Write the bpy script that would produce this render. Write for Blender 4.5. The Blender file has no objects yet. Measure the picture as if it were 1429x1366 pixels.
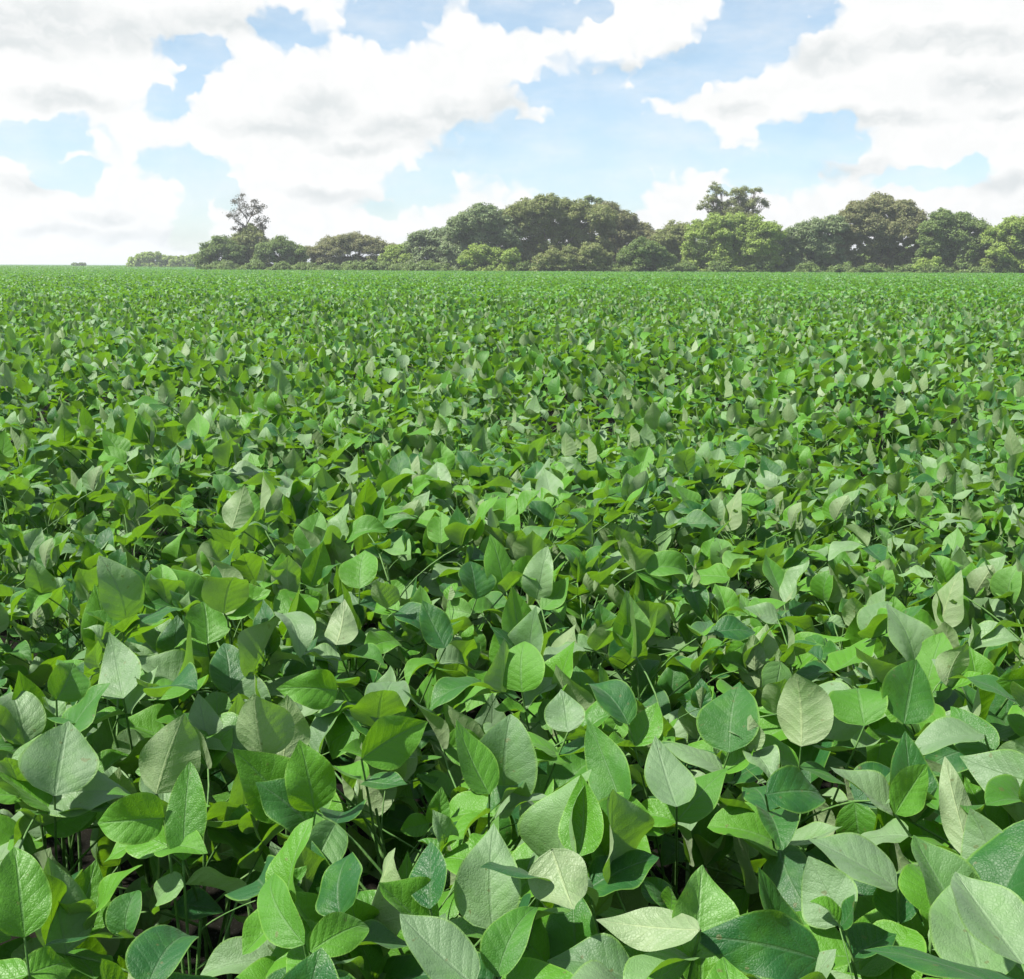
import bpy, math, random
import numpy as np
from mathutils import Vector, Matrix, Euler

SC = bpy.context.scene
C = SC.collection
rng = random.Random(11)
nr = np.random.default_rng(7)
R = math.radians

# ------------------------------------------------------------------ camera
CAM_Z = 1.57
PITCH, ROLL, FPX, PW, PH = 11.75, 0.24, 1500.0, 1429.0, 1366.0
cam = bpy.data.cameras.new('camera')
cam.sensor_fit = 'HORIZONTAL'
cam.sensor_width = 36.0
cam.lens = 36.0 * FPX / PW
cam.clip_start = 0.05
cam.clip_end = 6000
camo = bpy.data.objects.new('camera', cam)
C.objects.link(camo)
CAM_M = Matrix.Translation((0, 0, CAM_Z)) @ Matrix.Rotation(R(90 - PITCH), 4, 'X') @ Matrix.Rotation(R(ROLL), 4, 'Z')
camo.matrix_world = CAM_M
SC.camera = camo


def ray(px, py):
    v = Vector(((px - PW / 2) / FPX, -(py - PH / 2) / FPX, -1.0))
    return (CAM_M.to_3x3() @ v).normalized()


def at_depth(px, py, Y):
    d = ray(px, py)
    return Vector((0, 0, CAM_Z)) + d * (Y / d.y)


def at_height(px, py, z):
    d = ray(px, py)
    return Vector((0, 0, CAM_Z)) + d * ((z - CAM_Z) / d.z)


# ------------------------------------------------------------------ sun, sky, exposure
SUN_EL, SUN_AZ = 54.0, -106.0      # azimuth from +Y towards +X
sun = bpy.data.lights.new('sun', 'SUN')
sun.energy = 4.8
sun.angle = R(1.0)
sun.color = (1.0, 0.96, 0.88)
suno = bpy.data.objects.new('sun', sun)
C.objects.link(suno)
sd = Vector((math.sin(R(SUN_AZ)) * math.cos(R(SUN_EL)), math.cos(R(SUN_AZ)) * math.cos(R(SUN_EL)), math.sin(R(SUN_EL))))
suno.rotation_euler = sd.to_track_quat('Z', 'Y').to_euler()
suno.location = (0, 0, 30)

EXPO = 1.08
SC.view_settings.view_transform = 'Standard'
SC.view_settings.look = 'None'
SC.view_settings.exposure = EXPO
SC.view_settings.gamma = 1.0
SC.render.film_transparent = False
SC.cycles.max_bounces = 6
SC.cycles.diffuse_bounces = 2
SC.cycles.glossy_bounces = 2
SC.cycles.transmission_bounces = 4
SC.cycles.transparent_max_bounces = 4

W = bpy.data.worlds.new('World')
SC.world = W
W.use_nodes = True
W.cycles.sampling_method = 'MANUAL'
W.cycles.sample_map_resolution = 512


class NT:
    """small helper to wire node trees"""
    def __init__(s, nt):
        s.nt = nt
        nt.nodes.clear()

    def n(s, t, **kw):
        o = s.nt.nodes.new(t)
        for k, v in kw.items():
            setattr(o, k, v)
        return o

    def put(s, sock, v):
        if isinstance(v, bpy.types.NodeSocket):
            s.nt.links.new(v, sock)
        elif v is not None:
            sock.default_value = v

    def m(s, op, a, b=None, c=None, clamp=False):
        o = s.n('ShaderNodeMath', operation=op, use_clamp=clamp)
        s.put(o.inputs[0], a)
        s.put(o.inputs[1], b)
        s.put(o.inputs[2], c)
        return o.outputs[0]

    def v(s, op, a, b=None, c=None):
        o = s.n('ShaderNodeVectorMath', operation=op)
        s.put(o.inputs[0], a)
        s.put(o.inputs[1], b)
        s.put(o.inputs[2], c)
        return o.outputs['Value'] if op in ('LENGTH', 'DOT_PRODUCT') else o.outputs[0]

    def sm(s, x, lo, hi, a=0.0, b=1.0):
        o = s.n('ShaderNodeMapRange', interpolation_type='SMOOTHSTEP')
        s.put(o.inputs[0], x)
        for i, q in enumerate((lo, hi, a, b)):
            s.put(o.inputs[1 + i], q)
        return o.outputs[0]

    def mix(s, f, a, b, bt='MIX'):
        o = s.n('ShaderNodeMix', data_type='RGBA', blend_type=bt)
        s.put(o.inputs[0], f)
        s.put(o.inputs[6], a)
        s.put(o.inputs[7], b)
        return o.outputs[2]

    def noise(s, vec, scale, det=3.0, rough=0.55, out=0):
        o = s.n('ShaderNodeTexNoise')
        s.put(o.inputs['Vector'], vec)
        o.inputs['Scale'].default_value = scale
        o.inputs['Detail'].default_value = det
        o.inputs['Roughness'].default_value = rough
        return o.outputs[out]


def azel(px, py):
    d = ray(px, py)
    return math.degrees(math.atan2(d.x, d.y)), math.degrees(math.asin(d.z))


DEG_PX = math.degrees(1 / FPX)

# openings of blue sky between the cumulus (centre, half sizes)
BLUE = [(545, 22, 52, 34), (585, 14, 26, 22), (735, 14, 62, 18), (828, 8, 20, 12), (1078, 18, 52, 26), (1040, 58, 50, 28),
        (1000, 84, 44, 20), (938, 108, 48, 18), (800, 128, 62, 18), (830, 170, 58, 55), (700, 205, 55, 30),
        (790, 220, 95, 40), (815, 258, 60, 28), (925, 208, 52, 28), (1000, 222, 50, 10), (880, 235, 18, 60),
        (620, 222, 28, 18), (585, 262, 34, 24), (610, 240, 20, 26),
        (1110, 205, 44, 30), (1090, 242, 50, 22), (1150, 195, 38, 20), (1295, 244, 52, 12), (1350, 236, 26, 10),
        (265, 66, 30, 13), (290, 68, 18, 16), (405, 44, 36, 20), (262, 112, 20, 14), (232, 145, 30, 14), (48, 192, 64, 19), (45, 206, 28, 16),
        (98, 242, 26, 16), (255, 230, 50, 15), (280, 252, 20, 30), (268, 310, 22, 36), (318, 272, 9, 22),
        (1010, 262, 14, 6), (530, 290, 24, 9)]
CORE = [(-1, 0, 0, 0)]
# soft grey bases of the clouds
GREY = [(60, 35, 110, 34), (210, 48, 110, 20), (330, 30, 90, 18), (30, 65, 60, 14), (90, 140, 70, 14), (390, 178, 85, 16), (450, 150, 50, 24),
        (560, 178, 70, 20), (640, 165, 60, 26), (700, 160, 40, 40), (500, 205, 60, 10), (640, 205, 60, 14), (460, 272, 70, 10), (520, 285, 40, 12), (150, 300, 40, 10),
        (90, 322, 60, 8), (40, 262, 40, 16), (1290, 55, 110, 14), (1370, 62, 70, 14), (1160, 75, 60, 20), (1230, 165, 90, 14), (1370, 118, 60, 20), (1400, 160, 30, 10),
        (1150, 180, 70, 20), (1030, 155, 40, 12), (1180, 236, 70, 14), (1400, 256, 40, 12), (880, 95, 70, 12), (960, 78, 40, 14), (330, 285, 20, 22), (200, 330, 90, 10)]


def build_sky():
    g = NT(W.node_tree)
    tc = g.n('ShaderNodeTexCoord')
    sep = g.n('ShaderNodeSeparateXYZ')
    g.put(sep.inputs[0], tc.outputs['Generated'])
    az = g.m('MULTIPLY', g.m('ARCTAN2', sep.outputs[0], sep.outputs[1]), 57.29578)
    el = g.m('MULTIPLY', g.m('ARCSINE', sep.outputs[2]), 57.29578)
    comb = g.n('ShaderNodeCombineXYZ')
    g.put(comb.inputs[0], az)
    g.put(comb.inputs[1], el)
    p0 = comb.outputs[0]
    # billowing edges
    half = (0.5, 0.5, 0.0)
    w1 = g.v('SUBTRACT', g.noise(p0, 0.55, 2.0, 0.5, 1), half)
    w2 = g.v('SUBTRACT', g.noise(p0, 1.5, 2.0, 0.5, 1), half)
    p = g.v('MULTIPLY_ADD', w1, (1.9, 1.3, 0), p0)
    p = g.v('MULTIPLY_ADD', w2, (0.55, 0.5, 0), p)
    vor = g.n('ShaderNodeTexVoronoi', feature='SMOOTH_F1')
    g.put(vor.inputs['Vector'], g.v('MULTIPLY', p, (1.0, 1.25, 1.0)))
    vor.inputs['Scale'].default_value = 0.85
    vor.inputs['Detail'].default_value = 1.0
    vor.inputs['Roughness'].default_value = 0.6
    billow = vor.outputs['Distance']

    def blobs(lst, q, k):
        acc = None
        for (cx, cy, rx, ry) in lst:
            a, e = azel(cx, cy)
            sx, sy = 1 / (rx * DEG_PX), 1 / (ry * DEG_PX)
            d = g.v('LENGTH', g.v('MULTIPLY_ADD', q, (sx, sy, 0), (-a * sx, -e * sy, 0)))
            acc = d if acc is None else g.m('SMOOTH_MIN', acc, d, k)
        return acc
    B = blobs(BLUE, p, 0.25)
    # outside the part of the sky that faces the field: free broken cloud
    n_far = g.noise(tc.outputs['Generated'], 2.6, 5.0, 0.6)
    far = g.m('MULTIPLY_ADD', n_far, 9.0, -4.9)
    out_mask = g.m('MAXIMUM', g.sm(g.m('ABSOLUTE', az), 27, 33), g.sm(el, 15.5, 22))
    inv = g.m('SUBTRACT', 1.0, out_mask)
    far = g.m('MULTIPLY_ADD', inv, 20.0, far)
    B = g.m('MINIMUM', g.m('MULTIPLY_ADD', out_mask, 20.0, B), far)
    B = g.m('MULTIPLY_ADD', g.m('SUBTRACT', 0.45, billow), 0.95, B)
    cloud = g.sm(B, 0.66, 1.36)
    thin = g.sm(g.noise(g.v('MULTIPLY', p0, (0.5, 1.4, 1)), 0.35, 4.0, 0.6), 0.35, 0.75, 0.24, 0.55)
    veil = g.sm(el, 13.0, 0.0, 0.0, 0.32)
    cloud = g.m('MAXIMUM', cloud, g.m('MAXIMUM', thin, veil))
    # grey
    G = g.sm(blobs(GREY, p, 0.4), 1.55, 0.15)
    n3 = g.noise(g.v('MULTIPLY', p, (0.7, 1.3, 1)), 0.9, 4.0, 0.6)
    G = g.m('MULTIPLY', G, g.sm(n3, 0.3, 0.62, 0.45, 1.0))
    puff = g.sm(g.m('ADD', g.m('MULTIPLY', billow, 0.55), g.m('MULTIPLY', g.noise(p, 1.3, 4.0, 0.6), 0.8)), 0.62, 0.95, 0.0, 0.2)
    G = g.m('MAXIMUM', G, puff)
    S = SKY_STR * 2 ** EXPO
    white = [1.04 / S, 1.04 / S, 1.03 / S, 1]
    grey = [0.77 / S, 0.81 / S, 0.82 / S, 1]
    ccol = g.mix(G, white, grey)
    sky = g.n('ShaderNodeTexSky', sky_type='NISHITA')
    sky.sun_disc = False
    sky.sun_elevation = R(SUN_EL)
    sky.sun_rotation = R(SUN_AZ)
    sky.air_density = 1.0
    sky.dust_density = 0.5
    sky.ozone_density = 1.5
    col = g.mix(cloud, g.mix(1.0, sky.outputs[0], g.mix(g.sm(el, 14.0, 0.0), (0.88, 1.04, 1.06, 1), (0.86, 0.99, 1.14, 1)), 'MULTIPLY'), ccol)
    bg = g.n('ShaderNodeBackground')
    g.put(bg.inputs[0], col)
    bg.inputs[1].default_value = SKY_STR
    out = g.n('ShaderNodeOutputWorld')
    g.put(out.inputs[0], bg.outputs[0])


SKY_STR = 0.075
build_sky()


# ------------------------------------------------------------------ materials
def new_mat(name):
    m = bpy.data.materials.new(name)
    m.use_nodes = True
    return m, NT(m.node_tree)


def leaf_material(name, darks, lights, pale, under, trans, rough=0.46, bump=0.5):
    m, g = new_mat(name)
    uv = g.n('ShaderNodeUVMap')
    sp = g.n('ShaderNodeSeparateXYZ')
    g.put(sp.inputs[0], uv.outputs[0])
    u, v = sp.outputs[0], sp.outputs[1]
    at = g.n('ShaderNodeAttribute', attribute_name='rnd')
    oi = g.n('ShaderNodeObjectInfo')
    r1 = g.m('FRACT', g.m('ADD', at.outputs['Fac'], oi.outputs['Random']))
    r2 = g.m('FRACT', g.m('MULTIPLY', r1, 7.31))
    oc = g.n('ShaderNodeSeparateColor')
    g.put(oc.inputs[0], oi.outputs['Color'])
    own = g.m('LESS_THAN', oc.outputs[0], 0.5)          # leaves with a tone of their own
    keep = g.m('SUBTRACT', 1.0, own)
    r1 = g.m('ADD', g.m('MULTIPLY', own, oc.outputs[1]), g.m('MULTIPLY', keep, r1))
    r2 = g.m('ADD', g.m('MULTIPLY', own, oc.outputs[2]), g.m('MULTIPLY', keep, r2))
    r3 = g.m('FRACT', g.m('MULTIPLY', r1, 23.7))
    a = g.m('ABSOLUTE', g.m('MULTIPLY_ADD', u, 2.0, -1.0))
    geo = g.n('ShaderNodeNewGeometry')
    pos = geo.outputs['Position']
    wob = g.m('MULTIPLY', g.m('SUBTRACT', g.noise(pos, 30, 2, 0.5), 0.5), 0.5)
    t = g.m('ADD', g.m('SUBTRACT', g.m('MULTIPLY', v, 7.0), g.m('MULTIPLY', g.m('POWER', a, 0.8), 1.7)), wob)
    pp = g.m('PINGPONG', t, 0.5)
    side = g.m('MULTIPLY', g.sm(pp, 0.085, 0.0), g.sm(a, 0.97, 0.7))
    mid = g.sm(a, 0.075, 0.015)
    vein = g.m('MAXIMUM', g.m('MULTIPLY', side, 0.38), mid)
    fine = g.n('ShaderNodeTexVoronoi', feature='DISTANCE_TO_EDGE')
    g.put(fine.inputs['Vector'], pos)
    fine.inputs['Scale'].default_value = 260
    # colour
    blot = g.noise(pos, 26, 3, 0.55)
    top = g.mix(g.sm(r1, 0.1, 0.70), darks, lights)
    top = g.mix(g.m('MULTIPLY', g.sm(r2, 0.62, 0.85), 0.85), top, pale)  # pale leaves: hairy grey with sky and sun sheen put into the colour
    top = g.mix(g.m('MULTIPLY', g.sm(blot, 0.45, 0.72), 0.30), top, lights)
    top = g.mix(g.m('MULTIPLY', vein, 0.22), top, pale)
    edge = g.sm(a, 0.90, 0.985)
    top = g.mix(g.m('MULTIPLY', edge, 0.45), top, (0.17, 0.33, 0.04, 1))
    und = g.mix(g.m('MULTIPLY', vein, 0.6), under, (0.34, 0.42, 0.20, 1))
    und = g.mix(g.m('MULTIPLY', g.sm(blot, 0.40, 0.75), 0.3), und, top)
    bf = geo.outputs['Backfacing']
    col = g.mix(bf, top, und)
    # rare insect specks
    sp1 = g.sm(g.noise(pos, 95, 1, 0.4), 0.735, 0.77)
    col = g.mix(g.m('MULTIPLY', sp1, 0.55), col, (0.10, 0.09, 0.03, 1))
    h = g.m('ADD', g.m('MULTIPLY', g.m('POWER', pp, 0.6), 0.55), g.m('MULTIPLY', g.noise(pos, 60, 3, 0.55), 1.1))
    h = g.m('ADD', h, g.m('MULTIPLY', g.m('MINIMUM', fine.outputs['Distance'], 0.2), 0.7))
    h = g.m('SUBTRACT', h, g.m('MULTIPLY', mid, 0.5))
    bp = g.n('ShaderNodeBump')
    bp.inputs['Strength'].default_value = bump
    bp.inputs['Distance'].default_value = 0.0035
    g.put(bp.inputs['Height'], h)
    P = g.n('ShaderNodeBsdfPrincipled')
    g.put(P.inputs['Base Color'], col)
    g.put(P.inputs['Roughness'], g.m('MULTIPLY_ADD', r3, 0.16, rough))
    P.inputs['IOR'].default_value = 1.45
    P.inputs['Specular IOR Level'].default_value = 0.5
    P.inputs['Sheen Weight'].default_value = 0.05
    P.inputs['Sheen Roughness'].default_value = 0.5
    g.put(P.inputs['Normal'], bp.outputs[0])
    T = g.n('ShaderNodeBsdfTranslucent')
    g.put(T.inputs[0], g.mix(g.m('MULTIPLY', vein, 0.4), trans, darks))
    g.put(T.inputs['Normal'], bp.outputs[0])
    mx = g.n('ShaderNodeMixShader')
    mx.inputs[0].default_value = 0.30
    g.put(mx.inputs[1], P.outputs[0])
    g.put(mx.inputs[2], T.outputs[0])
    out = g.n('ShaderNodeOutputMaterial')
    g.put(out.inputs[0], mx.outputs[0])
    return m


M_LEAF = leaf_material('soybean_leaf', (0.009, 0.076, 0.014, 1), (0.070, 0.215, 0.010, 1), (0.175, 0.265, 0.140, 1),
                       (0.215, 0.290, 0.145, 1), (0.20, 0.43, 0.008, 1))


def simple_mat(name, c1, c2, scale, rough=0.7, bump=0.3, dist=0.01, spec=0.3, det=5):
    m, g = new_mat(name)
    geo = g.n('ShaderNodeNewGeometry')
    n = g.noise(geo.outputs['Position'], scale, det, 0.6)
    P = g.n('ShaderNodeBsdfPrincipled')
    g.put(P.inputs['Base Color'], g.mix(g.sm(n, 0.3, 0.7), c1, c2))
    P.inputs['Roughness'].default_value = rough
    P.inputs['Specular IOR Level'].default_value = spec
    bp = g.n('ShaderNodeBump')
    bp.inputs['Strength'].default_value = bump
    bp.inputs['Distance'].default_value = dist
    g.put(bp.inputs['Height'], n)
    g.put(P.inputs['Normal'], bp.outputs[0])
    out = g.n('ShaderNodeOutputMaterial')
    g.put(out.inputs[0], P.outputs[0])
    return m


M_STEM = simple_mat('soybean_stem', (0.05, 0.13, 0.025, 1), (0.10, 0.19, 0.05, 1), 60, 0.6)
M_SOIL = simple_mat('gap_shade_soil', (0.004, 0.004, 0.003, 1), (0.010, 0.009, 0.006, 1), 9, 0.95, 1.0, 0.03, 0.1)  # soil near black, shade of the gaps between plants put into its colour
M_FLOOR = simple_mat('shaded_lower_leaves', (0.022, 0.085, 0.010, 1), (0.045, 0.16, 0.018, 1), 3, 0.8, 0.5, 0.1, 0.2)  # green darkened for the shade under the far canopy
M_BARK = simple_mat('bark', (0.06, 0.045, 0.032, 1), (0.16, 0.13, 0.10, 1), 5, 0.9, 0.8, 0.05, 0.2)


def tree_leaf_mat(name, c1, c2, c3):
    m, g = new_mat(name)
    at = g.n('ShaderNodeAttribute', attribute_name='rnd')
    r = at.outputs['Fac']
    r2 = g.m('FRACT', g.m('MULTIPLY', r, 9.7))
    col = g.mix(r, c1, c2)
    col = g.mix(g.sm(r2, 0.6, 1.0), col, c3)
    P = g.n('ShaderNodeBsdfPrincipled')
    g.put(P.inputs['Base Color'], col)
    P.inputs['Roughness'].default_value = 0.6
    P.inputs['Specular IOR Level'].default_value = 0.35
    T = g.n('ShaderNodeBsdfTranslucent')
    g.put(T.inputs[0], g.mix(0.5, col, c2))
    mx = g.n('ShaderNodeMixShader')
    mx.inputs[0].default_value = 0.40
    g.put(mx.inputs[1], P.outputs[0])
    g.put(mx.inputs[2], T.outputs[0])
    out = g.n('ShaderNodeOutputMaterial')
    g.put(out.inputs[0], mx.outputs[0])
    return m


TM = {
    'dark': tree_leaf_mat('dark_green_foliage', (0.103, 0.172, 0.044, 1), (0.218, 0.305, 0.075, 1), (0.161, 0.196, 0.081, 1)),
    'grey': tree_leaf_mat('grey_green_foliage', (0.136, 0.201, 0.083, 1), (0.270, 0.345, 0.149, 1), (0.201, 0.230, 0.121, 1)),
    'olive': tree_leaf_mat('olive_foliage', (0.144, 0.184, 0.052, 1), (0.276, 0.322, 0.098, 1), (0.213, 0.207, 0.098, 1)),
    'brown': tree_leaf_mat('brownish_foliage', (0.155, 0.178, 0.071, 1), (0.276, 0.293, 0.115, 1), (0.241, 0.207, 0.113, 1)),
    'lime': tree_leaf_mat('yellow_green_foliage', (0.183, 0.281, 0.049, 1), (0.351, 0.463, 0.084, 1), (0.238, 0.281, 0.098, 1)),
    'dead': tree_leaf_mat('dry_foliage', (0.11, 0.10, 0.075, 1), (0.17, 0.16, 0.12, 1), (0.14, 0.11, 0.09, 1)),
}


# ------------------------------------------------------------------ mesh helpers
def mesh_np(name, V, F, mats, uv=None, rnd=None, mi=None, smooth=True):
    """V (n,3); F (m,4) quads"""
    me = bpy.data.meshes.new(name)
    V = np.ascontiguousarray(V, dtype=np.float32)
    F = np.ascontiguousarray(F, dtype=np.int32)
    k = F.shape[1]
    me.vertices.add(len(V))
    me.vertices.foreach_set('co', V.ravel())
    me.loops.add(F.size)
    me.loops.foreach_set('vertex_index', F.ravel())
    me.polygons.add(len(F))
    me.polygons.foreach_set('loop_start', np.arange(0, F.size, k, dtype=np.int32))
    if smooth:
        me.polygons.foreach_set('use_smooth', np.ones(len(F), dtype=bool))
    if mi is not None:
        me.polygons.foreach_set('material_index', np.ascontiguousarray(mi, dtype=np.int32))
    for m in mats:
        me.materials.append(m)
    if uv is not None:
        l = me.uv_layers.new(name='UVMap')
        l.data.foreach_set('uv', np.ascontiguousarray(uv[F.ravel()], dtype=np.float32).ravel())
    if rnd is not None:
        a = me.attributes.new('rnd', 'FLOAT', 'POINT')
        a.data.foreach_set('value', np.ascontiguousarray(rnd, dtype=np.float32))
    me.update(calc_edges=True)
    return me


def link(name, me, parent=None, loc=None, rot=None, scl=None):
    o = bpy.data.objects.new(name, me)
    C.objects.link(o)
    if parent is not None:
        o.parent = parent
    if loc is not None:
        o.location = loc
    if rot is not None:
        o.rotation_euler = rot
    if scl is not None:
        o.scale = scl if hasattr(scl, '__len__') else (scl,) * 3
    return o


def grid_faces(nr_, nc):
    i = np.arange(nr_ - 1)[:, None] * nc + np.arange(nc - 1)[None, :]
    i = i.ravel()
    return np.stack([i, i + 1, i + nc + 1, i + nc], 1)


def leaflet_np(rows, cols, L, Wd, fold, curl, wave, seed):
    """one leaflet: base at origin, midrib along +Y, upper face +Z"""
    q = random.Random(seed)
    t = np.linspace(0, 1, rows)
    s = np.linspace(-1, 1, cols)
    T, S = np.meshgrid(t, s, indexing='ij')
    pa, pb = q.uniform(0.52, 0.72), q.uniform(0.88, 1.22)
    mx = (pa / (pa + pb)) ** pa * (pb / (pa + pb)) ** pb
    w = (np.clip(T, 0, 1) ** pa) * (np.clip(1 - T, 0, 1) ** pb) / mx * Wd / 2
    w = w * (1 + 0.10 * np.where(S > 0, 1, -1) * q.uniform(-1, 1)) + 0.0004
    ph1, ph2 = q.uniform(0, 6.3), q.uniform(0, 6.3)
    x = S * w
    ax = np.abs(x)
    z = (np.sqrt(ax ** 2 + (0.09 * Wd) ** 2) - 0.09 * Wd) * fold
    z = z - fold * 0.35 * ax * np.abs(S)                      # halves arch over
    z = z + wave * L * (np.abs(S) ** 2) * np.sin(T * q.uniform(6, 10) + np.where(S > 0, ph1, ph2)) * np.sin(math.pi * T)
    # bend along the midrib
    n = rows
    ang = -curl * (t ** 1.3)
    ang = ang - ang[0] * 0
    dy = np.diff(t, prepend=0) * L
    yc = np.cumsum(dy * np.cos(ang))
    zc = np.cumsum(dy * np.sin(ang))
    Y = yc[:, None] - z * np.sin(ang)[:, None]
    Z = zc[:, None] + z * np.cos(ang)[:, None]
    side = q.uniform(-0.10, 0.10) * L * T ** 2
    tw = q.uniform(-0.35, 0.35) * T
    X = x * np.cos(tw) + side
    Z = Z + x * np.sin(tw)
    V = np.stack([X, Y, Z], -1).reshape(-1, 3)
    uv = np.stack([(S + 1) / 2, T], -1).reshape(-1, 2)
    return V, grid_faces(rows, cols), uv


def tube_np(pts, rad, sides=5):
    pts = [Vector(p) for p in pts]
    V = []
    for i, p in enumerate(pts):
        d = (pts[min(i + 1, len(pts) - 1)] - pts[max(i - 1, 0)]).normalized()
        a = d.cross(Vector((0.31, 0.93, 0.17)))
        a.normalize()
        b = d.cross(a)
        for k in range(sides):
            th = 2 * math.pi * k / sides
            V.append(p + (a * math.cos(th) + b * math.sin(th)) * rad[i])
    F = []
    for i in range(len(pts) - 1):
        for k in range(sides):
            k2 = (k + 1) % sides
            F.append((i * sides + k, i * sides + k2, (i + 1) * sides + k2, (i + 1) * sides + k))
    return np.array([tuple(v) for v in V]), np.array(F)


class Acc:
    """accumulates pieces of one mesh"""
    def __init__(s):
        s.V, s.F, s.U, s.Rn, s.M, s.n = [], [], [], [], [], 0

    def add(s, V, F, uv=None, rnd=0.0, mi=0):
        s.V.append(V)
        s.F.append(F + s.n)
        s.U.append(uv if uv is not None else np.zeros((len(V), 2)))
        s.Rn.append(np.full(len(V), rnd))
        s.M.append(np.full(len(F), mi))
        s.n += len(V)

    def mesh(s, name, mats):
        return mesh_np(name, np.concatenate(s.V), np.concatenate(s.F), mats, np.concatenate(s.U), np.concatenate(s.Rn), np.concatenate(s.M))


def xf(V, Mx):
    A = np.array(Mx)
    return V @ A[:3, :3].T + A[:3, 3]


# ------------------------------------------------------------------ ground
def build_ground():
    n = 60
    xs = np.concatenate([np.linspace(-2500, -30, 12), np.linspace(-25, 25, 80), np.linspace(30, 2500, 12)])
    ys = np.concatenate([np.linspace(-400, -6, 6), np.linspace(-5, 40, 90), np.linspace(45, 3500, 16)])
    Y, X = np.meshgrid(ys, xs, indexing='ij')
    near = np.clip(1 - np.hypot(X, Y - 10) / 30, 0, 1)
    Z = near * 0.02 * np.sin(X * 6.5 + np.sin(Y * 2.1)) + near * 0.015 * np.sin(Y * 9 + X)
    V = np.stack([X, Y, Z], -1).reshape(-1, 3)
    o = link('ground', mesh_np('ground', V, grid_faces(len(ys), len(xs)), [M_SOIL]))
    o['kind'] = 'structure'


build_ground()

# ------------------------------------------------------------------ soybean plants
NV = 24
LSPEC = []
for i in range(NV):
    q = random.Random(100 + i)
    L = q.uniform(0.088, 0.132)
    LSPEC.append(dict(L=L, Wd=L * q.uniform(0.56, 0.80), fold=q.choice([0.2, 0.45, 0.8, 1.3, 0.6, 1.0]), curl=q.uniform(-0.9, 1.6), wave=q.uniform(0.03, 0.10), seed=200 + i))
HI = [leaflet_np(15, 11, **s) for s in LSPEC]
MID = [leaflet_np(8, 5, **s) for s in LSPEC]
LEAFLET_ME = [mesh_np('leaflet', v, f, [M_LEAF], uv, np.full(len(v), i / NV)) for i, (v, f, uv) in enumerate(HI)]


def leaflet_rot(q, yaw, flip=0.0):
    """leaflet attitude: yaw, tip elevation and roll; some stand up and show their pale back"""
    r = q.random()
    if r < 0.42:
        pit = q.uniform(35, 88)
    elif r < 0.80:
        pit = q.uniform(-10, 38)
    elif r < 0.93:
        pit = q.uniform(85, 120)
    else:
        pit = q.uniform(-60, -10)
    return (R(pit), R(q.gauss(0, 26)), yaw)


def lf_matrix(loc, rot, s):
    # Rz(yaw) Rx(pitch) Ry(roll)
    return Matrix.Translation(loc) @ Matrix.Rotation(rot[2], 4, 'Z') @ Matrix.Rotation(rot[0], 4, 'X') @ Matrix.Rotation(rot[1], 4, 'Y') @ Matrix.Scale(s, 4)


# trifoliate leaf kinds: petiole reaching along +Y and up, three leaflets at its end
TRI = []
for i in range(14):
    q = random.Random(500 + i)
    el = R(q.uniform(30, 68))
    ln = q.uniform(0.13, 0.25)
    bow = q.uniform(0.1, 0.5)
    pts = []
    for k in range(6):
        t = k / 5
        e = el + bow * (0.5 - t)
        pts.append((q.uniform(-.002, .002), ln * t * math.cos(e), ln * t * math.sin(e)))
    end = Vector(pts[-1])
    tip = end + Vector((0, 0.028, 0.012))
    pts2 = pts + [tuple(tip)]
    V, F = tube_np(pts2, [0.0024, 0.0021, 0.0019, 0.0018, 0.0017, 0.0017, 0.0013], 5)
    lfs = []
    for j, yaw in enumerate((q.uniform(-20, 20), q.uniform(55, 95), -q.uniform(55, 95))):
        base = tip if j == 0 else end
        lfs.append((j, base, R(yaw), q.randrange(NV), q.uniform(0.86, 1.08) * (1.0 if j == 0 else 0.92)))
    TRI.append(dict(V=V, F=F, lfs=lfs, me=mesh_np('leaf', V, F, [M_STEM], np.zeros((len(V), 2)))))

TRI_MERGED = []
for i in range(28):
    q = random.Random(700 + i)
    T = TRI[i % 14]
    a = Acc()
    a.add(T['V'], T['F'], mi=1)
    for (j, base, yaw, vi, s) in T['lfs']:
        v, f, uv = MID[vi] if i >= 14 else HI[vi]
        a.add(xf(v, lf_matrix(base, leaflet_rot(q, yaw), s)), f, uv, q.random())
    TRI_MERGED.append((a, a.mesh('leaf', [M_LEAF, M_STEM])))


def plant_layout(q, n=15, h=0.71):
    """list of (attach point, yaw, scale) up a gently leaning stem, plus stem points"""
    lean = (q.uniform(-.06, .06), q.uniform(-.06, .06))
    ph = q.uniform(0, 6.3)

    def sp(t):
        return Vector((lean[0] * t * t + 0.012 * math.sin(5 * t + ph), lean[1] * t * t + 0.012 * math.cos(4 * t + ph), h * t))
    st = [sp(k / 9) for k in range(10)]
    lv = []
    for k in range(n):
        t = 0.38 + 0.62 * (k + 0.5) / n
        s = 0.88 + 0.24 * math.sin(math.pi * min(1, (t - 0.2) / 0.85))
        if k >= n - 2:
            s *= q.uniform(0.5, 0.75)
        lv.append((sp(t), k * 2.4 + q.uniform(-.5, .5), s * q.uniform(0.92, 1.08)))
    return st, lv


def stem_mesh(st):
    st = [Vector((st[0].x, st[0].y, -0.03))] + st
    V, F = tube_np(st, [0.0055] + [0.0052 - 0.003 * k / 9 for k in range(10)], 6)
    return mesh_np('stem', V, F, [M_STEM], np.zeros((len(V), 2)))


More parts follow.
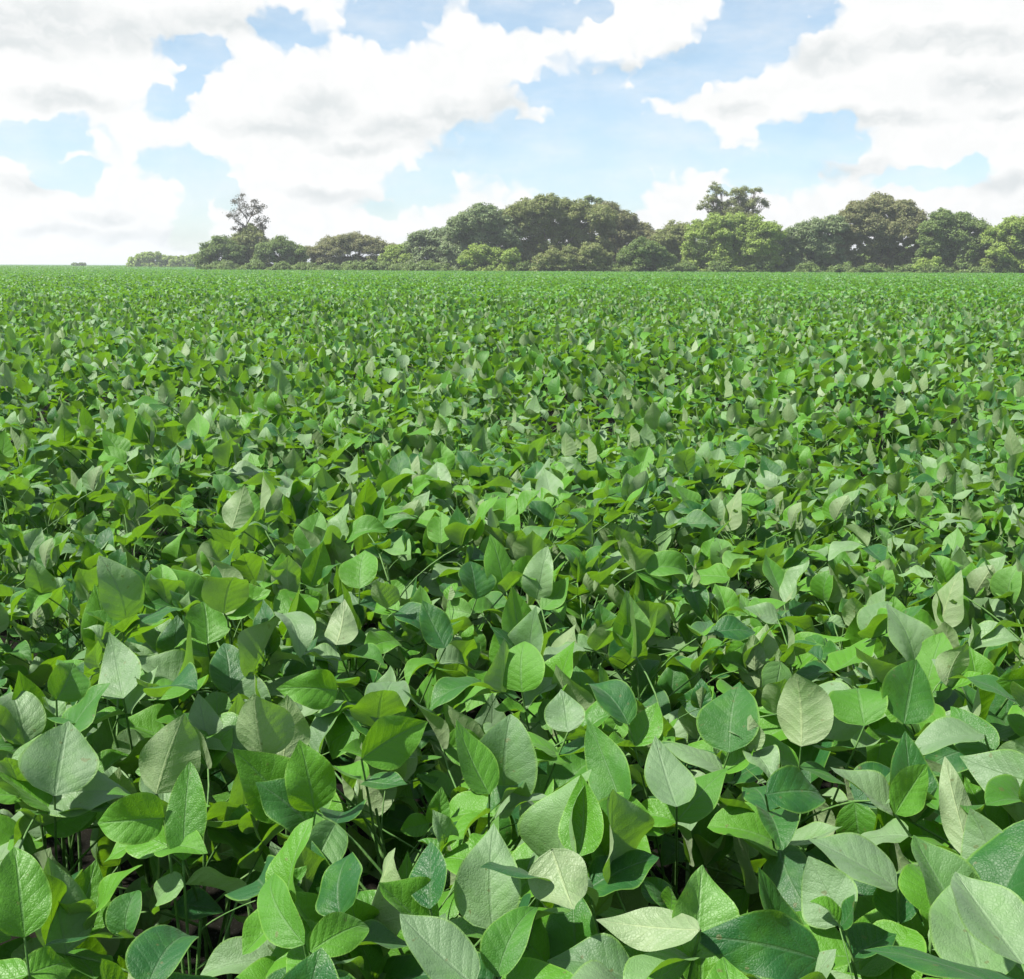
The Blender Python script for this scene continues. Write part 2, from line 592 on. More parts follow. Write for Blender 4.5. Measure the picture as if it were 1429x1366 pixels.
WHOLE = []
for i in range(12):
    q = random.Random(900 + i)
    st, lv = plant_layout(q)
    a = Acc()
    for (p, yaw, s) in lv:
        T = TRI_MERGED[14 + q.randrange(14)][0]
        Mx = Matrix.Translation(p) @ Matrix.Rotation(yaw, 4, 'Z') @ Matrix.Scale(s, 4)
        for V, F0, U, Rn, Mi, off in zip(T.V, T.F, T.U, T.Rn, T.M, np.cumsum([0] + [len(v) for v in T.V[:-1]])):
            a.add(xf(V, Mx), F0 - off, U, (Rn[0] + q.random()) % 1, int(Mi[0]))
    WHOLE.append((a.mesh('foliage', [M_LEAF, M_STEM]), stem_mesh(st)))
STEMS = []
for i in range(8):
    q = random.Random(1300 + i)
    st, lv = plant_layout(q)
    STEMS.append((stem_mesh(st), lv))


def canopy_h(x, y):
    return 1.0 + 0.06 * np.sin(1.3 * x + 0.7 * y) + 0.055 * np.sin(2.9 * x - 1.7 * y + 1.0) + 0.04 * np.sin(0.6 * y - 0.4 * x + 2) + 0.03 * np.sin(0.21 * y + 0.13 * x)


CELL = 0.268
spots = []
gq = random.Random(5)
GAPS = [(at_height(520, 705, 0.7), 0.20), (at_height(1085, 1190, 0.7), 0.13), (at_height(1345, 960, 0.7), 0.15), (at_height(400, 1130, 0.7), 0.09), (at_height(900, 890, 0.7), 0.10),
        (at_height(40, 960, 0.7), 0.09), (at_height(880, 1260, 0.7), 0.07)]
for j in range(0, 60):
    for i in range(-40, 41):
        x = (i + 0.5 * (j % 2)) * CELL + gq.uniform(-.10, .10)
        y = 0.55 + j * CELL + gq.uniform(-.10, .10)
        if y < 0.5 or abs(x) > 0.5 * y + 0.30:
            continue
        if any((Vector((x, y)) - p.xy).length < r for p, r in GAPS):
            continue
        spots.append((x, y))
spots.sort(key=lambda s: math.hypot(*s))
spots = spots[:300]
R_IND = math.hypot(*spots[-1])
GROUP = 'soybean plants of the field'


def plant_root(x, y, label):
    o = bpy.data.objects.new('soybean_plant', None)
    C.objects.link(o)
    o.empty_display_size = 0.1
    o.location = (x, y, 0)
    o['label'] = label
    o['category'] = 'soybean plant'
    o['group'] = GROUP
    return o


# broad leaves that stand out in the photograph: where they are, their size, which way the tip points,
# how far they face out of the canopy (0 lying flat, 1 upright), which face shows, their tone, and the pale sheen put into it
HERO = [  # px, py, length, width, tip angle, upright, side, tone, pale
    (235, 1045, 130, 88, 75, .8, -1, .6, .5), (258, 1125, 150, 60, 88, .9, 1, .7, .3), (85, 1050, 120, 108, 82, .6, 1, .4, .99), (182, 1145, 98, 74, 185, .8, 1, .95, .1),
    (28, 1235, 145, 80, 95, .9, 1, .9, .1), (232, 1305, 150, 88, 70, .9, 1, .05, .1), (368, 1255, 165, 66, 132, .8, 1, .8, .2), (465, 1222, 112, 100, 100, .8, 1, .1, .1),
    (548, 1025, 108, 78, 38, .7, 1, 1.0, .1), (652, 1055, 122, 68, 120, .8, 1, .9, .1), (680, 1215, 165, 98, 95, .7, 1, .6, .97), (788, 1240, 120, 88, -72, .7, -1, .9, .3),
    (905, 1295, 140, 70, 178, .3, -1, .5, .9), (602, 1325, 155, 95, 140, .4, 1, .3, .99), (1068, 1312, 170, 98, 160, .7, 1, .1, .1), (1188, 1195, 155, 110, 145, .25, 1, .2, .99),
    (1300, 1225, 104, 96, 92, .9, 1, .95, .1), (1350, 1295, 150, 125, 105, .5, 1, .8, .95), (1018, 990, 118, 94, 90, .95, 1, .45, .1), (1120, 985, 112, 82, 88, .8, -1, .8, .5),
    (1198, 965, 96, 84, 100, .95, 1, .8, .1), (1270, 962, 96, 84, 80, .95, 1, .5, .1), (852, 960, 112, 64, 116, .8, 1, .2, .2), (725, 925, 82, 80, 95, .9, 1, .95, .1),
    (543, 945, 130, 66, 76, .6, 1, .5, .98), (845, 1060, 140, 68, 110, .9, 1, .6, .5), (1130, 1098, 125, 70, 10, .6, 1, .1, .1), (1318, 1022, 112, 60, 176, .2, 1, .3, .99),
    (1392, 1082, 112, 80, 168, .3, 1, .3, .99), (820, 1135, 120, 72, 80, .9, 1, .9, .2), (380, 1040, 120, 62, 86, .8, 1, .8, .8), (432, 957, 82, 58, 170, .6, 1, 1.0, .1),
    (165, 935, 78, 68, 100, .5, 1, .5, .99), (662, 805, 62, 62, 95, .95, 1, .2, .1), (602, 870, 78, 48, 120, .9, 1, .1, .1), (370, 870, 90, 48, 100, .9, 1, .1, .1),
    (290, 865, 66, 66, 90, .9, 1, .9, .1), (437, 740, 70, 48, 80, .9, 1, .8, .1), (616, 733, 50, 44, 90, .9, 1, 1.0, .1), (502, 790, 62, 60, 90, .9, 1, .9, .1),
    (420, 830, 92, 66, 62, .8, 1, .9, .1), (1330, 1120, 160, 48, 108, .9, -1, .6, .8), (1270, 1100, 82, 58, 60, .8, 1, .95, .1), (1378, 1180, 130, 84, 112, .5, 1, .4, .98),
    (600, 1215, 104, 62, 90, .9, 1, .0, .1), (487, 1290, 130, 60, 35, .7, 1, .95, .1), (712, 1290, 150, 64, 76, .9, 1, .6, .6), (928, 1082, 90, 72, 110, .3, 1, .4, .99),
    (790, 990, 62, 60, 95, .5, 1, .3, .99), (1150, 1240, 110, 90, 120, .5, 1, .4, .98), (480, 870, 62, 48, 70, .4, -1, .5, .5), (100, 940, 84, 60, 60, .8, 1, .7, .1)]
hero_by_plant, HERO_PT = {}, []
for hp in HERO:
    p = at_height(hp[0], hp[1], 0.87)
    HERO_PT.append(p)
    cand = [(math.hypot(x - p.x, y - (p.y + 0.04)), i) for i, (x, y) in enumerate(spots)]
    hero_by_plant.setdefault(min(cand)[1], []).append((hp, p))


def hero_leaf(root, hp, p):
    px, py, Lp, Wp, th, upr, side, tone, pale = hp
    rt, upv, back = (CAM_M.to_3x3() @ Vector(a) for a in ((1, 0, 0), (0, 1, 0), (0, 0, 1)))
    tocam = (Vector((0, 0, CAM_Z)) - p).normalized()
    qq = random.Random(px * 7 + py)
    n = (tocam * upr + Vector((0, 0, 1)) * (1 - upr) + rt * qq.uniform(-.7, .7) + upv * qq.uniform(-.4, .4)).normalized()
    d = rt * math.cos(R(th)) + upv * math.sin(R(th))
    # the tip direction that looks like d from here, inside the leaf's own plane
    d = d - tocam * (d.dot(n) / max(0.25, tocam.dot(n)))
    k = min(d.length, 1.7)
    d = (d - n * d.dot(n)).normalized()
    depth = -(CAM_M.inverted() @ p).z
    L, Wd = Lp * depth / FPX * k, Wp * depth / FPX
    V, F, uv = leaflet_np(17, 13, L * 0.93, Wd * 0.95, qq.uniform(.2, .8), qq.uniform(-.8, 1.5), qq.uniform(.03, .09), px)
    me = mesh_np('leaflet', V, F, [M_LEAF], uv, np.zeros(len(V)))
    zax = n * side
    xax = d.cross(zax).normalized()
    Rm = Matrix((xax, d, zax)).transposed().to_4x4()
    base = p - d * (L * 0.5)
    inv = root.matrix_basis.inverted()
    foot = inv @ (base)
    st = Vector((0, 0, 0.42))
    mid = st.lerp(foot, .55) + Vector((0, 0, 0.03))
    Vt, Ft = tube_np([st, st.lerp(mid, .5) + Vector((0, 0, .01)), mid, mid.lerp(foot, .6) + Vector((0, 0, .004)), foot], [.0026, .0023, .002, .0018, .0016], 6)
    lo = link('leaf', mesh_np('leaf', Vt, Ft, [M_STEM], np.zeros((len(Vt), 2))), root)
    fo = link('leaflet', me, lo)
    fo.matrix_local = inv @ (Matrix.Translation(base) @ Rm)
    low = foot.lerp(mid, 0.25)
    yw = math.atan2(-d.x, d.y) - root.rotation_euler.z
    for sd_ in (-1, 1):
        so = link('leaflet', LEAFLET_ME[qq.randrange(NV)], lo)
        so.matrix_local = lf_matrix(low, (R(qq.uniform(-15, 45)), R(qq.gauss(0, 22)), yw + sd_ * R(qq.uniform(60, 100))), qq.uniform(.7, .95) / root.scale.x)
    fo.color = (0, tone * 0.62, pale if pale < 0.9 else 0.80, 1)


def hero_label(hp):
    px, py, Lp, Wp, th, upr, side, tone, pale = hp
    look = 'narrow' if Wp / Lp < 0.58 else ('very broad' if Wp > 95 else 'broad')
    if side < 0:
        hue = 'pale upturned'
    elif pale > 0.9:
        hue = 'pale grey green'
    elif tone > 0.85:
        hue = 'bright green'
    elif tone < 0.25:
        hue = 'deep green'
    else:
        hue = 'mid green'
    rows_ = [(1270, 'bottom edge'), (1190, 'above bottom edge'), (1110, 'one plant behind front'), (1030, 'two plants behind front'),
             (960, 'lower foreground'), (890, 'upper foreground'), (820, 'near middle distance'), (0, 'middle distance')]
    cols_ = [(110, 'far left'), (260, 'left side'), (420, 'left of centre'), (560, 'slightly left of centre'), (700, 'just left of middle'), (840, 'just right of middle'),
             (1000, 'slightly right of centre'), (1150, 'right of centre'), (1290, 'right side'), (9999, 'far right')]
    row = next(n for v, n in rows_ if py > v)
    col = next(n for v, n in cols_ if px < v)
    return f'soybean plant, {look} {hue} leaf, {row}, {col}'


used_labels = set()
LAB_A = 'large soybean plant in the nearest rows with broad separate leaves'
LAB_B = 'leafy soybean plant in the middle rows behind the nearest large ones'
LAB_C = 'small looking soybean plant farther back in the dense green field'
N_A, N_B = 56, 80
for idx, (x, y) in enumerate(spots):
    q = random.Random(3000 + idx)
    sc = float(canopy_h(x, y)) * q.uniform(0.91, 1.08)
    rz = q.uniform(0, 6.283)
    heroes = hero_by_plant.get(idx, [])
    if idx < N_A or heroes:
        lab = LAB_A
        for hp, pt in heroes:
            if hero_label(hp) not in used_labels:
                lab = hero_label(hp)
                used_labels.add(lab)
                break
        root = plant_root(x, y, lab)
        root.rotation_euler = (0, 0, rz)
        root.scale = (sc, sc, sc)
        for hp, pt in heroes:
            hero_leaf(root, hp, pt)
        Mw = root.matrix_basis.copy()
        sm_, lv = STEMS[q.randrange(8)]
        link('stem', sm_, root)
        for (p, yaw, s) in lv:
            T = TRI[q.randrange(14)]
            lo = link('leaf', T['me'], root, p, (0, 0, yaw + q.uniform(-.5, .5)), s)
            for (j, base, ya, vi, s2) in T['lfs']:
                rot = leaflet_rot(q, ya + q.uniform(-.4, .4))
                wp = Mw @ lo.matrix_basis @ Vector(base)
                if any((wp - h).length < 0.04 for h in HERO_PT):
                    continue
                fo = link('leaflet', LEAFLET_ME[(vi + q.randrange(3)) % NV], lo)
                fo.matrix_local = lf_matrix(base, rot, s2 * q.uniform(.93, 1.08))
    elif idx < N_A + N_B:
        root = plant_root(x, y, LAB_B)
        root.rotation_euler = (0, 0, rz)
        root.scale = (sc, sc, sc)
        sm_, lv = STEMS[q.randrange(8)]
        link('stem', sm_, root)
        for (p, yaw, s) in lv:
            link('leaf', TRI_MERGED[q.randrange(14)][1], root, p, (0, 0, yaw + q.uniform(-.5, .5)), s)
    else:
        root = plant_root(x, y, LAB_C)
        root.rotation_euler = (0, 0, rz)
        root.scale = (sc, sc, sc)
        fm, sm_ = WHOLE[q.randrange(12)]
        link('foliage', fm, root)
        link('stem', sm_, root)


# ------------------------------------------------------------------ the rest of the field, nobody could count it
def scatter(acc, templ, pos, scale, seed, flat=1.0):
    g = np.random.default_rng(seed)
    N = len(pos)
    V0, F0, U0 = templ
    yaw = g.uniform(0, 2 * np.pi, N)
    r = g.random(N)
    pit = np.where(r < .42, g.uniform(35, 88, N), np.where(r < .8, g.uniform(-10, 38, N), np.where(r < .93, g.uniform(85, 120, N), g.uniform(-60, -10, N))))
    pit = np.radians(pit * flat)
    rol = np.radians(g.normal(0, 26, N))
    cy, sy, cp, sp_, cr, sr = np.cos(yaw), np.sin(yaw), np.cos(pit), np.sin(pit), np.cos(rol), np.sin(rol)
    Z = np.zeros(N)
    O = np.ones(N)
    Rz = np.stack([cy, -sy, Z, sy, cy, Z, Z, Z, O], 1).reshape(N, 3, 3)
    Rx = np.stack([O, Z, Z, Z, cp, -sp_, Z, sp_, cp], 1).reshape(N, 3, 3)
    Ry = np.stack([cr, Z, sr, Z, O, Z, -sr, Z, cr], 1).reshape(N, 3, 3)
    M = (Rz @ Rx @ Ry) * np.asarray(scale).reshape(-1, 1, 1)
    V = np.einsum('nij,vj->nvi', M, V0) + pos[:, None, :]
    n = len(V0)
    F = F0[None] + (np.arange(N) * n)[:, None, None]
    acc['V'].append(V.reshape(-1, 3))
    acc['F'].append(F.reshape(-1, 4) + acc['n'])
    acc['U'].append(np.tile(U0, (N, 1)))
    acc['R'].append(np.repeat(g.random(N) ** (1.0 if flat > 0.9 else 0.75), n))  # farther leaves lean to lighter tones, sunlit brightness put into their colour
    acc['M'].append(np.zeros(N * len(F0), dtype=int))
    acc['n'] += N * n


def region(seed, dens, r0, r1, azlim, margin, ind=False):
    """random points in a wedge r0..r1; with ind, leaves out the ground of the single plants"""
    g = np.random.default_rng(seed)
    a0, a1 = azlim
    xm0, xm1 = r1 * math.sin(R(a0)) - margin, r1 * math.sin(R(a1)) + margin
    N = int(dens * (xm1 - xm0) * (r1 + margin))
    x = g.uniform(xm0, xm1, N)
    y = g.uniform(-margin if r0 == 0 else 0, r1, N)
    r = np.hypot(x, y)
    k = (r >= r0) & (r < r1) & (x > np.tan(R(a0)) * y - margin) & (x < np.tan(R(a1)) * y + margin)
    if ind:
        k &= ~((np.abs(x) < 0.5 * y + 0.33) & (r < R_IND + 0.12) & (y > 0.4))
    return x[k], y[k]


def build_field():
    acc = dict(V=[], F=[], U=[], R=[], M=[], n=0)
    # flanks beside the single plants and on to 26 m
    for part, (r0, r1, az, mg, dens, ind) in enumerate([(0, 9, (-32, 32), 1.6, 330, True), (9, 26, (-27, 27), 1.0, 240, False)]):
        x, y = region(40 + part, dens, r0, r1, az, mg, ind)
        if ind:
            k = np.hypot(x, y) > 0.75
            x, y = x[k], y[k]
        idx = nr.integers(0, 6, len(x))
        z = canopy_h(x, y) * 0.82 - nr.random(len(x)) ** (2.1 if ind else 3.2) * 0.36
        cl = np.sin(x * 9 + np.sin(y * 7)) * np.sin(y * 8 + np.sin(x * 6))
        z = z + cl * 0.05
        for t in range(6):
            s = idx == t
            tm = leaflet_np(5, 3, **LSPEC[t * 3 + 1])
            scatter(acc, tm, np.stack([x[s], y[s], z[s]], 1), nr.uniform(.7, 1.05, s.sum()), 60 + part * 10 + t, 1.0 if ind else 0.85)
    # 26 - 62 m
    tm = leaflet_np(4, 3, **LSPEC[3])
    x, y = region(51, 75, 26, 62, (-27, 27), 1.0)
    z = canopy_h(x, y) * 0.82 - nr.random(len(x)) ** 3 * 0.22
    scatter(acc, tm, np.stack([x, y, z], 1), nr.uniform(.9, 1.3, len(x)), 81, 0.75)
    tm = leaflet_np(3, 3, **LSPEC[5])
    x, y = region(52, 13, 62, 175, (-27, 27), 1.0)
    z = canopy_h(x, y) * 0.82 - nr.random(len(x)) ** 3 * 0.16
    scatter(acc, tm, np.stack([x, y, z], 1), nr.uniform(1.2, 2.2, len(x)), 82, 0.65)
    x, y = region(53, 2.2, 175, 520, (-29, -9), 1.0)
    z = canopy_h(x, y) * 0.80 - nr.random(len(x)) ** 1.5 * 0.2
    scatter(acc, tm, np.stack([x, y, z], 1), nr.uniform(2, 3.6, len(x)), 83)
    # closed sheet for the lower leaves, canopy shade put into its green
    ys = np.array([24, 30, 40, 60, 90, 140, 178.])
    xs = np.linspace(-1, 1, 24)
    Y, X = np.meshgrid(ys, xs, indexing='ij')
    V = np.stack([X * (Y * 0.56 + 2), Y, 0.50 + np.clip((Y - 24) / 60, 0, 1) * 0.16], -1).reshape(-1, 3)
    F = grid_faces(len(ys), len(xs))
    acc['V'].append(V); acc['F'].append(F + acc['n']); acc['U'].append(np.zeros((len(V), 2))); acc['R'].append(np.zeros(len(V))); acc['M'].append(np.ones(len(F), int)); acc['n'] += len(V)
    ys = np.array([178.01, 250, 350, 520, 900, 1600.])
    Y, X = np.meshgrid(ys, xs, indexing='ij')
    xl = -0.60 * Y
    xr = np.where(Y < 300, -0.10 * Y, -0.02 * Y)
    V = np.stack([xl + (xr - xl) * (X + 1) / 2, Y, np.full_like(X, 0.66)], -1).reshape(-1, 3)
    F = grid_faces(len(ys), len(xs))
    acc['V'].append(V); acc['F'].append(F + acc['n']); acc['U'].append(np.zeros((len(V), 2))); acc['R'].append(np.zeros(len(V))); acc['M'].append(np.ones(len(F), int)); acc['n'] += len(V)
    me = mesh_np('soybean_crop', np.concatenate(acc['V']), np.concatenate(acc['F']), [M_LEAF, M_FLOOR], np.concatenate(acc['U']), np.concatenate(acc['R']), np.concatenate(acc['M']))
    o = link('soybean_crop', me)
    o['kind'] = 'stuff'
    o['label'] = 'dense green soybean crop reaching back to the trees and the horizon'
    o['category'] = 'crop'
    print('crop faces', len(me.polygons))


build_field()


# ------------------------------------------------------------------ trees
def crown_np(lobes, q, leaf, dens, seed):
    """lobes (x,y,z,rx,ry,rz) in metres; leaf-sized faces gathered in clumps over each lobe"""
    g = np.random.default_rng(seed)
    P, Nn, Rn = [], [], []
    for (cx, cy, cz, rx, ry, rz) in lobes:
        rr = (rx + rz) / 2
        nc = max(10, int(24 * rr ** 1.5 * dens))
        for c in range(nc):
            d = g.normal(size=3)
            d /= np.linalg.norm(d)
            if d[2] < -0.5:
                d[2] *= -0.5
            rad = g.uniform(0.55, 1.02)
            cc = np.array([cx, cy, cz]) + d * np.array([rx, ry, rz]) * rad
            cr = g.uniform(0.28, 0.52) * min(1.9, 0.55 + rr * 0.38)
            nl = int(52 * (cr / 0.45) ** 2 * (0.22 / leaf) ** 2 * dens) + 8
            dd = g.normal(size=(nl, 3))
            dd /= np.linalg.norm(dd, axis=1)[:, None]
            pp = cc + dd * cr * (g.random((nl, 1)) ** 0.6 * 1.25) * np.array([1.15, 1.15, 0.75])
            pp[:, 2] = np.maximum(pp[:, 2], 0.15)
            P.append(pp)
            Nn.append(dd * 0.8 + np.array([0, 0, 0.45]) + g.normal(size=(nl, 3)) * 0.45)
            Rn.append(np.clip(g.random() * 0.7 + g.random(nl) * 0.3, 0, 1))
    P, Nn, Rn = np.concatenate(P), np.concatenate(Nn), np.concatenate(Rn)
    Nn /= np.linalg.norm(Nn, axis=1)[:, None]
    N = len(P)
    a = np.cross(Nn, g.normal(size=(N, 3)))
    a /= np.linalg.norm(a, axis=1)[:, None]
    b = np.cross(Nn, a)
    s = leaf * g.uniform(0.6, 1.3, (N, 1))
    a, b = a * s * 0.75, b * s * 0.5
    V = np.stack([P - a, P - b * 0.9 + a * 0.1, P + a, P + b * 0.9 + a * 0.1], 1).reshape(-1, 3)
    F = np.arange(4 * N).reshape(N, 4)
    return V, F, np.repeat(Rn, 4)


def make_tree(label, group, cat, name, pal, Y, lobes, base_px, leaf=0.22, dens=1.0, fill=True, seed=0, trunk_r=0.22, thin=False):
    """lobes as (px, py, radius px[, y squash]) of the tree's outline, set at distance Y with depth of their own"""
    q = random.Random(seed)
    mpp = Y * math.cos(R(PITCH)) / FPX * 1.0
    base = at_depth(base_px, 372, Y)
    root = bpy.data.objects.new(name, None)
    C.objects.link(root)
    root.location = (base.x, Y, 0)
    root['label'] = label
    root['category'] = cat
    if group:
        root['group'] = group
    L = []
    for lb in lobes:
        px, py, r = lb[:3]
        sq = lb[3] if len(lb) > 3 else 0.85
        p = at_depth(px, py, Y)
        rm = r * mpp
        L.append((p.x - base.x, q.uniform(-.5, .5) * rm * 1.5, max(0.5, p.z), rm, rm * q.uniform(.9, 1.2), rm * sq))
    top = list(L)
    if fill:
        # hanging lower crown down to the ground
        xs = [l[0] for l in top]
        x0, x1 = min(l[0] - l[3] for l in top), max(l[0] + l[3] for l in top)
        w = x1 - x0
        hmax = max(l[2] for l in top)
        k = max(3, int(w / 1.7))
        for i in range(k):
            x = x0 + w * (i + 0.5) / k
            lt = max([l[2] + l[5] * math.sqrt(max(0, 1 - ((x - l[0]) / l[3]) ** 2)) for l in top if abs(x - l[0]) < l[3]] + [0])
            z = 0.6
            while z < max(lt - 0.9, 0.7):
                r = min(q.uniform(1.0, 1.5), lt * 0.30 + 0.2)
                L.append((x + q.uniform(-.5, .5), q.uniform(-1.6, 0.8) * (1.0 if lt > 3 else 0.4), z, r, r, r * 0.85))
                z += q.uniform(1.3, 1.9)
    V, F, Rn = crown_np(L, q, leaf, dens, seed + 77)
    link('crown', mesh_np('crown', V, F, [TM[pal]], None, Rn, smooth=False), root)
    a = Acc()
    hmax = max(l[2] for l in top)
    fork = Vector((q.uniform(-.2, .2), 0, hmax * 0.22))
    pts = [Vector((0, 0, -0.1)), Vector((0.05, 0, 0.3)), fork * 0.5 + Vector((q.uniform(-.1, .1), 0, 0)), fork]
    Vt, Ft = tube_np(pts, [trunk_r * 1.4, trunk_r * 1.05, trunk_r * 0.9, trunk_r * 0.75], 8)
    a.add(Vt, Ft)
    for l in top:
        e = Vector((l[0], l[1], l[2] + l[5] * 0.3))
        m1 = fork.lerp(e, 0.5) + Vector((q.uniform(-.3, .3), q.uniform(-.3, .3), q.uniform(-.1, .4)))
        Vt, Ft = tube_np([fork - Vector((0, 0, 0.15)), m1, e], [trunk_r * 0.5, trunk_r * 0.3, 0.03], 6)
        a.add(Vt, Ft)
        for b in range(3 if not thin else 6):
            t = q.uniform(.35, 1)
            s = m1.lerp(e, t)
            e2 = Vector((l[0] + q.uniform(-1, 1) * l[3] * .9, l[1] + q.uniform(-1, 1) * l[4] * .9, l[2] + q.uniform(-.2, 1) * l[5] * .9))
            Vt, Ft = tube_np([s, s.lerp(e2, .5) + Vector((0, 0, .1)), e2], [0.05, 0.035, 0.015], 4)
            a.add(Vt, Ft)
    link('trunk', a.mesh('trunk', [M_BARK]), root)
    return root


G = 'trees along the far edge of the field'
make_tree('lone tiny dark bush far off on the left horizon', G, 'bush', 'bush', 'dark', 420, [(106, 369, 5, .5), (114, 369, 5, .5)], 110, 0.5, 1, False, 1, 0.08)
make_tree('low pale green shrub line far left on the horizon', G, 'shrub', 'shrub', 'lime', 320, [(200, 361, 14, .6), (216, 359, 11, .7), (186, 365, 10, .6), (230, 363, 12, .6), (244, 364, 12, .6), (258, 364, 12, .6), (272, 364, 12, .7)] + [(x, 370, 10, .5) for x in range(186, 280, 12)], 215, 0.5, 1.0, False, 2, 0.1)
make_tree('round dark green bush left of the tree with bare top', G, 'bush', 'bush', 'dark', 172, [(314, 344, 18), (296, 351, 15), (283, 359, 9), (328, 352, 14)], 312, 0.2, 1.1, True, 3, 0.15)
make_tree('dark green rounded bush right of the tree with bare top', G, 'bush', 'bush', 'dark', 170, [(390, 346, 18), (408, 350, 15), (372, 352, 14), (420, 361, 8)], 394, 0.2, 1.1, True, 4, 0.15)
make_tree('wide low dry olive brown tree left of the grey green trees', G, 'tree', 'tree', 'brown', 178, [(490, 342, 20), (462, 345, 18), (520, 345, 18), (440, 355, 12), (543, 350, 14), (475, 340, 14), (505, 340, 14)], 492, 0.17, 1.2, True, 5, 0.2)
make_tree('small light green bush between the low brown tree and grey green tree', G, 'bush', 'bush', 'lime', 166, [(548, 353, 13), (566, 350, 14), (536, 362, 8)], 556, 0.18, 1.1, True, 6, 0.12)
make_tree('smaller grey green tree stepping up to the taller grey green one', G, 'tree', 'tree', 'grey', 165, [(585, 334, 16), (604, 334, 17), (575, 348, 14), (622, 332, 18), (640, 342, 18)], 602, 0.21, 1.1, True, 7, 0.2)
make_tree('tall rounded grey green tree just left of the largest brownish tree', G, 'tree', 'tree', 'grey', 160, [(676, 302, 20), (655, 310, 19), (640, 318, 18), (695, 308, 18), (668, 325, 24), (705, 328, 20)], 672, 0.21, 1.1, True, 8, 0.25)
make_tree('largest wide olive green tree with broad flat topped crown', G, 'tree', 'tree', 'olive', 162, [(735, 294, 19), (722, 298, 16), (760, 291, 20), (785, 292, 19), (808, 297, 20), (832, 304, 20), (750, 318, 24), (795, 322, 24), (720, 325, 18)], 765, 0.2, 1.1, True, 9, 0.32)
make_tree('reddish brown tree on the right shoulder of the largest tree', G, 'tree', 'tree', 'brown', 168, [(845, 300, 20), (868, 310, 19), (888, 322, 17), (905, 330, 14), (860, 328, 22)], 866, 0.19, 1.1, True, 10, 0.25)
make_tree('thin dark treetop poking above the largest tree crown', G, 'tree', 'tree', 'grey', 178, [(822, 278, 6, 1.2), (838, 283, 7), (818, 292, 9)], 823, 0.2, 1.0, False, 11, 0.14)
make_tree('low bright green bush below the tall grey green tree', G, 'bush', 'bush', 'lime', 154, [(668, 352, 15), (690, 356, 13), (710, 356, 13), (650, 360, 10)], 680, 0.2, 1.0, True, 12, 0.1)
make_tree('low olive bush at the foot of the largest tree', G, 'bush', 'bush', 'olive', 153, [(772, 358, 13), (795, 356, 14), (824, 352, 15), (842, 358, 12), (756, 362, 9)], 800, 0.19, 1.0, True, 13, 0.1)
make_tree('compact deep green bush under the reddish brown tree', G, 'bush', 'bush', 'dark', 152, [(895, 346, 17), (878, 354, 13), (914, 352, 14), (928, 360, 9)], 897, 0.2, 1.15, True, 14, 0.12)
make_tree('dull olive tree left of the yellow green tree', G, 'tree', 'tree', 'olive', 162, [(940, 322, 15), (925, 332, 13), (958, 324, 16), (948, 340, 18)], 944, 0.19, 1.05, True, 15, 0.18)
make_tree('tall airy umbrella tree with open tiers rising above its neighbours', G, 'tree', 'tree', 'olive', 174, [(1008, 308, 16), (1040, 306, 17), (997, 264, 9, .9), (1004, 270, 8), (990, 278, 9), (984, 290, 10, .9), (1000, 284, 11), (1000, 298, 13), (1026, 270, 11, .8), (1042, 267, 11, .6), (1055, 266, 8, .5), (1034, 280, 13), (1058, 280, 9, .6), (1020, 288, 13), (1045, 291, 15), (1066, 286, 8, .6), (1020, 300, 16)], 1022, 0.15, 0.62, False, 16, 0.26, True)
make_tree('bushy yellow green tree below the airy umbrella tree', G, 'tree', 'tree', 'lime', 158, [(1000, 314, 18), (978, 322, 17), (1025, 312, 19), (1050, 316, 18), (1072, 322, 15), (1010, 335, 22), (1045, 338, 22), (1085, 320, 7)], 1025, 0.2, 1.1, True, 17, 0.26)
make_tree('medium grey green tree between yellow green and brownish domed trees', G, 'tree', 'tree', 'grey', 160, [(1120, 324, 17), (1102, 330, 15), (1142, 320, 17), (1162, 318, 17), (1130, 340, 20), (1092, 342, 13)], 1128, 0.2, 1.1, True, 18, 0.22)
make_tree('high domed brownish green tree, tallest on the right', G, 'tree', 'tree', 'brown', 163, [(1230, 288, 20), (1205, 294, 19), (1188, 304, 17), (1255, 296, 19), (1272, 308, 18), (1215, 318, 24), (1250, 322, 24), (1182, 325, 18), (1280, 330, 15)], 1230, 0.19, 1.15, True, 19, 0.32)
make_tree('full dark green tree right of the domed brownish tree', G, 'tree', 'tree', 'dark', 158, [(1318, 310, 17), (1340, 308, 16), (1300, 322, 17), (1360, 316, 16), (1325, 332, 22), (1372, 332, 15), (1298, 342, 15)], 1335, 0.2, 1.15, True, 20, 0.25)
make_tree('bright yellow green tree at the right end of the tree line', G, 'tree', 'tree', 'lime', 155, [(1410, 318, 17), (1392, 326, 15), (1432, 315, 18), (1458, 320, 18), (1415, 340, 20), (1445, 342, 20)], 1422, 0.2, 1.1, True, 21, 0.22)
make_tree('tiny bright green bush in front of the domed brownish tree', G, 'bush', 'bush', 'lime', 150, [(1290, 368, 8), (1302, 366, 8), (1280, 371, 6)], 1290, 0.18, 1.0, False, 22, 0.06)

# the tree with the bare branching top
tb = make_tree('thin tree with bare dark branching top above a small green crown', G, 'tree', 'tree', 'olive', 174, [(348, 324, 12, .9), (338, 333, 13), (358, 331, 13), (346, 338, 14), (340, 350, 14), (356, 350, 14)], 346, 0.2, 1.0, True, 23, 0.14)


